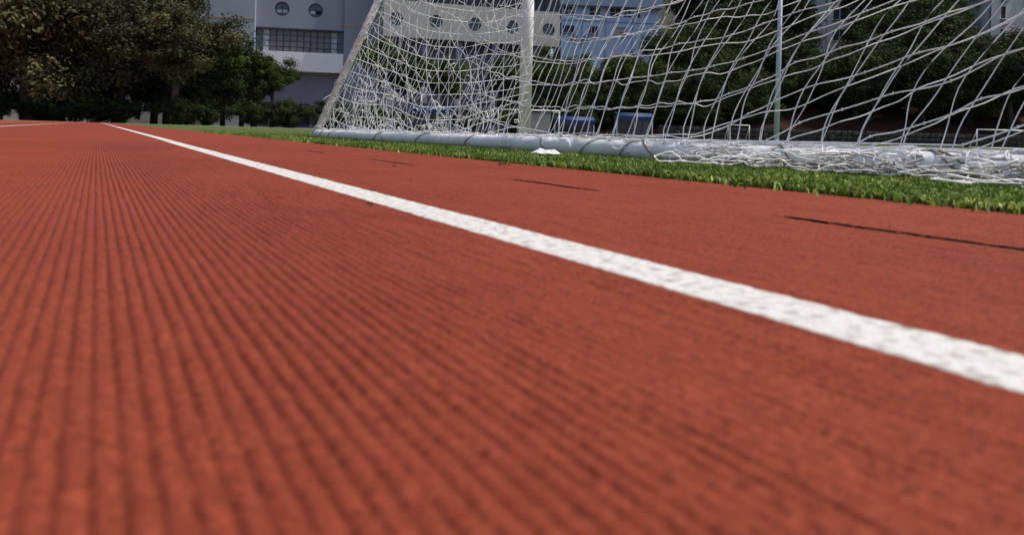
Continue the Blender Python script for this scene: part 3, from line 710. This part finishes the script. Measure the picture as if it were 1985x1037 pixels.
# --- beige wing with overhanging upper storey
f = Facade(737, 77.5, math.radians(17)); rb = f.root('beige_building', 'beige stone building with a row of round windows over a shaded recess')
uE = f.uv(1085, 70)[0]; zbot = f.uv(737, 63)[1]; ztop = f.uv(780, 1)[1]
cs = [f.uv(768, 37), f.uv(848, 43), f.uv(923, 48), f.uv(993, 53)]; zc = sum(c[1] for c in cs)/4; r0 = 0.74
step = (cs[3][0] - cs[0][0]) / 3
us = [0.0]
for k in range(6):
    c = cs[0][0] + k * step
    if c + r0 < uE - 0.3: us += [c - r0, c + r0]
us.append(uE)
wall_panel('wall', M['beige_wall'], rb, us, [zbot, zc - r0, zc + r0, ztop], {(i, 1): 'round' for i in range(1, len(us)-1, 2)})
for i in range(1, len(us)-1, 2): round_window(rb, (us[i]+us[i+1])/2, zc, r0*0.96, 0.0, (1, 0) if i == 1 else (0, 0))
MB().box(0.0, uE, 0.002, 0.5, zbot - 0.35, zbot - 0.003).build('soffit_beam', M['beige_wall'], rb)
MB().box(0.0, uE, 0.3, 0.4, zc - r0 - 0.05, ztop).build('lining', M['black_gap'], rb)
MB().box(0.0, uE + 0.0, 0.55, 9.0, zbot - 0.30, ztop + 9).build('upper_core', M['slate_wall'], rb)
n = 22
for k in range(n):
    a, b = uE*k/n + 0.03, uE*(k+1)/n - 0.03
    rect_window(rb, a, b, ztop + 0.12, ztop + 2.5, 0.1, 2, 'frame_dark', 'glass', 2, 0.05)
MB().box(0.0, uE, 0.0, 0.5, ztop + 2.55, ztop + 3.6).build('upper_band', M['slate_wall'], rb)
MB().box(-0.0, uE, 3.2, 3.5, 0.0, zbot - 0.31).build('recess_wall', M['purple_wall'], rb)
for px in (892, 962, 1040, 760, 826):
    u = f.uv(px, 110)[0]; MB().box(u - 0.35, u + 0.35, 0.6, 1.3, 0.0, zbot - 0.305).build('column', M['purple_wall'], rb)
ua, ub = f.uv(905, 110)[0], f.uv(955, 110)[0]
MB().box(ua, ub, 1.6, 1.75, 0.0, f.uv(930, 106)[1]).build('porch_wall', M['purple_wall'], rb)
for k in range(4): MB().box(ua + (ub-ua)*k/4 + 0.1, ua + (ub-ua)*(k+1)/4 - 0.1, 1.5, 1.597, 3.0, f.uv(930, 108)[1] - 0.4).build('porch_pane', M['glass_curtain'], rb)
# --- pale blue flats
f = Facade(1082, 108.0, math.radians(4)); rq = f.root('blue_flats', 'pale blue apartment house with white framed windows behind the hedge trees')
uW = f.uv(1276, 50)[0]
wins = [(1092,1114,18,36),(1143,1164,18,37),(1183,1204,14,33),(1210,1224,13,32),(1234,1242,15,31),(1091,1113,54,69),(1140,1160,52,67),(1190,1216,48,62)]
zE = f.uv(1180, 15)[1]; zlo = f.uv(1180, 128)[1]
rows = {}
us = {0.0, uW}; W_ = []
for (a, b, t, bt) in wins:
    x0, z1 = f.uv(a, t); x1, z0 = f.uv(b, bt); W_.append([x0, x1, z0, z1])
top = W_[:5]; low = W_[5:]
for grp in (top, low):
    z0 = sum(w[2] for w in grp)/len(grp); z1 = sum(w[3] for w in grp)/len(grp)
    for w in grp: w[2], w[3] = z0, z1
def storey(ws, za, zb):
    us = [0.0]
    for w in ws: us += [w[0], w[1]]
    us.append(uW); wall_panel('wall', M['blue_wall'], rq, us, [za, ws[0][2], ws[0][3], zb], {(i,1):'rect' for i in range(1, len(us)-1, 2)})
zm = (top[0][2] + low[0][3]) / 2
storey(top, zm, zE); storey(low, zm - 3.3, zm)
MB().quad((0,0,0),(uW,0,0),(uW,0,zm-3.3),(0,0,zm-3.3)).build('lower_wall', M['blue_wall'], rq)
for i, w in enumerate(top): rect_window(rq, *w, 0.0, 2 if w[1]-w[0] > 0.9 else 1, 'frame_white', 'glass', 2, 0.09)
for i, w in enumerate(low):
    rect_window(rq, *w, 0.0, 3, 'frame_white' if i else 'grille', ('glass','glass','shutter')[i], 1, 0.08)
    MB().box(w[0]-0.15, w[1]+0.15, -0.25, -0.002, w[2]-0.16, w[2]-0.03).build('sill', M['blue_soffit'], rq)
for (px, py) in ((1113, 73), (1134, 74), (1207, 67)):   # air conditioners
    u, z = f.uv(px, py); MB().box(u-0.42, u+0.42, -0.42, -0.02, z-0.3, z+0.3).build('air_conditioner', M['grille'], rq, bevel=0.03)
for px in (1128, 1174, 1226): u = f.uv(px, 60)[0]; MB().tube([(u, -0.1, 2), (u, -0.1, zE-0.1)], 0.06, 8).build('drainpipe', M['blue_soffit'], rq)
MB().box(0.002, uW-0.002, 0.35, 9.0, 0.0, zE - 0.002).build('core', M['black_gap'], rq)
b = MB(); ov = 0.9
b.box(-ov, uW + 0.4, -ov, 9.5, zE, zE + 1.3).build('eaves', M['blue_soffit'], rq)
b = MB(); b.quad((-ov,-ov,zE+1.303),(uW+.4,-ov,zE+1.303),(uW-2,4,zE+5),(2,4,zE+5)); b.quad((uW-2,4,zE+5),(2,4,zE+5),(-ov,9.5,zE+1.303),(uW+.4,9.5,zE+1.303)); b.build('roof', M['roof_dark'], rq)
MB().box(0, uW, -0.08, -0.002, zm - 0.06, zm + 0.06).build('string_course', M['blue_soffit'], rq)
# --- generic flats behind the bank
def flats(px0, px1, Y, ang, m, label, nwin, ztop, name='apartment_block', zfirst=None, balc=False, ww=1.5, glass='glass', depth=9.0, base_off=0.4):
    f = Facade(px0, Y, math.radians(ang)); r_ = f.root(name, label); uW = f.uv(px1, 60)[0]
    us = [0.0]
    pitch_ = uW / nwin; ww = min(ww, pitch_*0.62)
    for k in range(nwin): c = pitch_*(k+0.5); us += [c-ww/2, c+ww/2]
    us.append(uW); zs = [0.0]; z = zfirst or 1.0
    while z + 2.2 < ztop: zs += [z, z + 1.6]; z += 3.0
    zs.append(ztop)
    holes = {(i, j): 'rect' for i in range(1, len(us)-1, 2) for j in range(1, len(zs)-1, 2)}
    wall_panel('wall', m, r_, us, zs, holes)
    rnd = random.Random(int(px0))
    for (i, j) in holes:
        rect_window(r_, us[i], us[i+1], zs[j], zs[j+1], 0.0, 2 + (ww > 1.6), 'frame_dark' if rnd.random() < .4 else 'frame_white', glass, 1, 0.07)
        MB().box(us[i]-0.15, us[i+1]+0.15, -0.3, -0.002, zs[j]-0.14, zs[j]-0.02).build('sill', m, r_)
        if rnd.random() < 0.45: MB().box(us[i]+0.1, us[i]+0.85, -0.45, -0.02, zs[j]-0.85, zs[j]-0.3).build('air_conditioner', M['grille'], r_)
        if balc:
            for k in range(7): MB().box(us[i]-0.2+k*(ww+.4)/7, us[i]-0.16+k*(ww+.4)/7, -0.62, -0.58, zs[j]-0.1, zs[j]+0.75).build('bar', M['grille'], r_)
            MB().box(us[i]-0.3, us[i+1]+0.3, -0.65, -0.003, zs[j]-0.28, zs[j]-0.15).build('balcony_slab', m, r_)
    MB().box(0.003, uW-0.003, 0.4, depth, 0, ztop-0.003).build('core', m, r_)
    MB().box(-0.3, uW+0.3, -0.35, depth+0.3, ztop, ztop+0.5).build('roof_slab', m, r_)
    return r_
flats(1279, 1345, 122, 8, M['yellow_wall'], 'ochre rendered block beside the pale blue flats', 1, 26, zfirst=0.9, ww=1.2)
flats(1540, 1592, 112, -6, M['apart_wall'], 'stained grey apartment block with narrow windows rising behind dark trees', 2, 30, zfirst=1.0, balc=True)
flats(1597, 1665, 106, -4, M['cream_wall'], 'pale apartment block with wide window bands beside the stained block', 1, 28, zfirst=at(1630, 80, 106).z - 9.0, ww=3.6)
flats(1868, 1912, 100, 14, M['apart_wall'], 'narrow grey apartment block beside the cream tower', 2, 30, zfirst=1.2, balc=True)
flats(1914, 2150, 98, 10, M['cream_wall'], 'tall cream tower wall rising behind trees above the earth bank', 5, 32, zfirst=2.0, ww=0.7)

# ------------------------------------------------------------------ trees
def crown_mesh(name, seed, nleaf, lobes, leaf, flat=0.8):
    r = np.random.default_rng(seed); V = []; cen = []
    for k in range(lobes):
        d = r.normal(0, 1, 3); d /= np.linalg.norm(d); rad = r.uniform(0.2, 0.92) ** 0.8; c = d * rad * np.array([1.0, 1.0, flat]); c[0] *= 1 + 0.25 * math.sin(seed + 3 * d[2])
        cen.append((c, r.uniform(0.12, 0.33) * (1.25 - 0.55 * rad)))
    per = nleaf // lobes; P = []; Nn = []
    for c, s in cen:
        d = r.normal(0, 1, (per, 3)); d /= np.linalg.norm(d, axis=1, keepdims=True)
        rr_ = s * (0.35 + 0.85 * r.uniform(0, 1, (per, 1)) ** 0.7) * (1 + 0.35 * np.sin(5 * d[:, :1] + 4 * d[:, 1:2] + seed + c[0] * 9))
        q = c + d * rr_ * np.array([1, 1, 0.8]); P.append(q); Nn.append(d + 0.7 * r.normal(0, 1, (per, 3)) + np.array([0, 0, 0.5]))
    P = np.concatenate(P); Nn = np.concatenate(Nn); Nn /= np.linalg.norm(Nn, axis=1, keepdims=True)
    t = r.normal(0, 1, P.shape); a = np.cross(Nn, t); a /= np.linalg.norm(a, axis=1, keepdims=True); b = np.cross(Nn, a)
    L_ = leaf * r.uniform(0.6, 1.3, (len(P), 1))
    V = np.stack([P - a * L_, P - b * L_ * 0.5 + Nn * L_ * 0.12, P + a * L_, P + b * L_ * 0.5 + Nn * L_ * 0.12], 1).reshape(-1, 3)
    F = np.arange(len(V)).reshape(-1, 4)
    return np_mesh(name, V, F), cen
CR = []
for k, (n, lb, lf) in enumerate(((30000, 95, 0.027), (28000, 84, 0.028), (24000, 70, 0.031), (20000, 60, 0.034))):
    CR.append(crown_mesh('crown', 200 + k, n, lb, lf))
CR_MAT = {}
def crown_of(k, mname):
    if (k, mname) not in CR_MAT:
        me = CR[k][0].copy(); me.materials.append(M[mname]); CR_MAT[(k, mname)] = me
    return CR_MAT[(k, mname)]
TR = {}
def trunk_mesh(k, hc):                                    # crown radius 1, crown centre at height hc
    key = (k, round(hc, 1))
    if key in TR: return TR[key]
    r = random.Random(k); b = MB(); hc = key[1]
    pts = [(0, 0, -0.05), (0.02, 0.01, hc*0.35), (-0.02, 0.03, hc*0.75), (0.02, 0, hc + 0.25)]
    b.tube(pts, [0.085, 0.07, 0.055, 0.02], 9)
    for c, s in CR[k][1][:14]:
        z = hc * r.uniform(0.55, 0.85); c = Vector(c) + Vector((0, 0, hc)); st = Vector((0, 0.01, z)); mid = st.lerp(c, 0.5) + Vector((0, 0, 0.06))
        b.tube([st, mid, c], [0.034, 0.022, 0.008], 6)
    me = bpy.data.meshes.new('trunk'); me.from_pydata(b.v, [], b.f); me.polygons.foreach_set('use_smooth', np.ones(len(b.f), bool)); me.update(); me.materials.append(M['bark'])
    TR[key] = me; return me
trr = random.Random(99)
def tree(px, py, rpx, Y, k, mname, label, group=None, name='tree', sq=1.0):
    p = at(px, py, Y); R = rpx * Y / FPX; x = p.x; zb = float(bank_h(np.array([x]), np.array([Y]))[0]) if Y > 61.7 else 0.0
    rs = R; hc = max(0.55, (p.z - zb) / rs)
    t = empty(name, (x, Y, zb), trr.uniform(0, 6.28) if name != 'shrub' else trr.choice([0.15, 3.0, -0.2, 3.4])); tag(t, label, 'tree' if name != 'shrub' else 'shrub', group)
    o = link('trunk', trunk_mesh(k, hc), None, t); o.scale = (rs, rs, rs * hc / round(hc, 1))
    o = link('crown', crown_of(k, mname), None, t); o.location = (0, 0, hc * rs); wx = trr.uniform(0.92, 1.25); o.scale = (rs * wx, rs * trr.uniform(0.9, 1.15), rs * sq * trr.uniform(0.9, 1.1))
    if name == 'shrub': o.scale = (rs * trr.uniform(1.1, 1.7), rs * 0.9, rs * sq * trr.uniform(0.75, 1.15))
    return t
GL = 'trees massed in front of the grey school building'
tree(60, 55, 190, 64, 0, 'leaf_warm', 'broad dusty green tree beside the left end of the track', GL)
tree(235, 75, 150, 66, 1, 'leaf_warm', 'spreading dark tree reaching across the pale wing', GL)
tree(345, 82, 100, 63, 2, 'leaf_warm', 'tree with yellowish green clumps next to the grey pier', GL)
tree(120, 130, 110, 68, 1, 'leaf_dark', 'dark shaded tree low behind the dusty green tree', GL)
tree(-130, 50, 180, 66, 0, 'leaf_dark', 'large dark tree past the left end of the track', GL)
tree(330, -40, 90, 70, 1, 'leaf_warm', 'loose tree top in front of the round pale column', GL)
tree(400, 165, 75, 66, 1, 'leaf_dark', 'dark bushy tree under the low green tree', GL)
tree(190, 175, 85, 67, 0, 'leaf_dark', 'dense dark tree filling the space beneath the spreading tree', GL)
tree(435, 118, 60, 66, 3, 'leaf_mid', 'low green tree under the orange striped pier', GL)
tree(492, 128, 44, 67, 1, 'leaf_mid', 'small bright tree below the glazed ribbon', GL, sq=0.75)
tree(528, 148, 46, 67.5, 3, 'leaf_mid', 'little sunlit tree reaching over the white canopy', GL)
tree(470, 175, 60, 66.5, 0, 'leaf_dark', 'dark bushy tree under the small bright tree', GL)
tree(300, 150, 90, 69, 2, 'leaf_dark', 'dark lower tree in front of the school doors', GL)
GM = 'trees between the school and the blue flats'
tree(735, 110, 48, 70, 3, 'leaf_mid', 'small green tree at the corner of the beige wing', GM)
tree(800, 140, 60, 69, 2, 'leaf_dark', 'dark tree half hidden behind the goal side net', GM)
tree(862, 150, 55, 70, 3, 'leaf_mid', 'bushy tree before the recess under the beige wing', GM)
tree(985, 150, 60, 70, 2, 'leaf_dark', 'dark tree behind the goal post', GM)
tree(1045, 120, 38, 74, 3, 'leaf_dark', 'dark climber-like tree on the end of the beige wing', GM)
GH = 'hedge trees below the blue flats'
for i, (px, py, r_) in enumerate(((1065, 150, 62), (1135, 158, 66), (1205, 150, 64), (1268, 152, 62))):
    tree(px, py, r_, 68 + i % 2 * 2, 3 if i % 2 else 2, 'leaf_mid', 'leafy hedge tree with sunlit top standing below the pale blue flats', GH)
for i, (px, py, r_) in enumerate(((1100, 195, 60), (1175, 200, 60), (1250, 205, 60), (1020, 205, 55))):
    tree(px, py, r_, 66, 2 if i % 2 else 1, 'leaf_dark', 'dark lower hedge tree behind the blue-roofed shelters', GH)
GB = 'dark trees growing on the earth bank'
tree(1272, 90, 30, 80, 3, 'leaf_dark', 'small dark tree against the right edge of the blue flats', GB)
def bank_label(px, py):
    kind = 'low dark tree at the bank foot, ' if py > 140 else 'tall dark tree up on the earth bank, '
    place = ('beside the ochre block' if px < 1400 else 'behind the tall lamp pole' if px < 1570 else 'below the two apartment blocks' if px < 1725
             else 'between pale block and narrow grey block' if px < 1865 else 'below the cream tower' if px < 2020 else 'past the cream tower')
    return kind + place
for (px, py, r_, Y, k, m_) in ((1335,110,85,72,0,'leaf_dark'),(1420,70,95,76,1,'leaf_dark'),(1475,150,95,70,0,'leaf_dark'),(1545,170,80,71,2,'leaf_dark'),(1385,190,85,68,1,'leaf_dark'),(1500,40,90,80,1,'leaf_dark'),(1420,-30,120,88,0,'leaf_dark'),(1365,15,75,86,1,'leaf_dark'),(1520,-60,90,92,1,'leaf_dark'),(1730,-10,110,88,0,'leaf_dark'),(1810,-50,90,90,1,'leaf_dark'),(1790,150,85,64.5,2,'leaf_dark'),(1880,165,80,65,0,'leaf_dark'),(1960,160,80,64.5,1,'leaf_dark'),(1660,150,75,65,2,'leaf_dark'),
        (1700,70,85,80,1,'leaf_dark'),(1690,180,90,70,0,'leaf_dark'),(1780,90,105,76,0,'leaf_dark'),(1845,190,95,70,1,'leaf_dark'),(1960,115,85,76,2,'leaf_dark'),(1900,140,80,74,0,'leaf_dark'),(2050,150,110,72,0,'leaf_dark'),(1330,215,70,66,2,'leaf_dark'),(1440,225,70,66,1,'leaf_dark'),(1530,225,65,67,2,'leaf_dark'),(1600,205,70,68,0,'leaf_dark'),(1990,210,70,69,1,'leaf_dark'),(2150,110,110,78,1,'leaf_dark'),(2240,190,100,71,0,'leaf_dark'),(2350,120,120,78,2,'leaf_dark'),(2450,200,100,72,1,'leaf_dark'),(2600,140,130,78,0,'leaf_dark'),(2130,215,80,68,2,'leaf_dark')):
    tree(px, py, r_, Y, k, m_, bank_label(px, py), GB)
tree(1628, 150, 52, 69, 3, 'leaf_mid', 'rounded mid green tree below the pale apartment block', GB)
tree(1915, 128, 45, 70, 3, 'leaf_mid', 'rounded mid green tree below the cream tower', GB)
tree(1842, 30, 40, 84, 3, 'leaf_mid', 'light green tree top beside the narrow grey block', GB)
r = random.Random(12)
for i in range(26):
    px = -60 + i * 80 + r.uniform(-25, 25)
    if px > 1480: continue
    Y = 63.5 + r.uniform(-0.8, 1.5)
    tree(px, CY + (px - CX) * math.tan(ROLL) - 26, r.uniform(38, 50), Y, 2 + i % 2, 'leaf_dark', 'dense dark shrub at the far edge of the pitch, ' + ('before the leafy school trees' if px < 560 else 'before the school doors and canopy' if px < 740 else 'behind the goal side net' if px < 1010 else 'beside the blue-roofed shelters' if px < 1290 else 'near the rubble wall end'), 'shrubs along the far edge', 'shrub', 0.85)
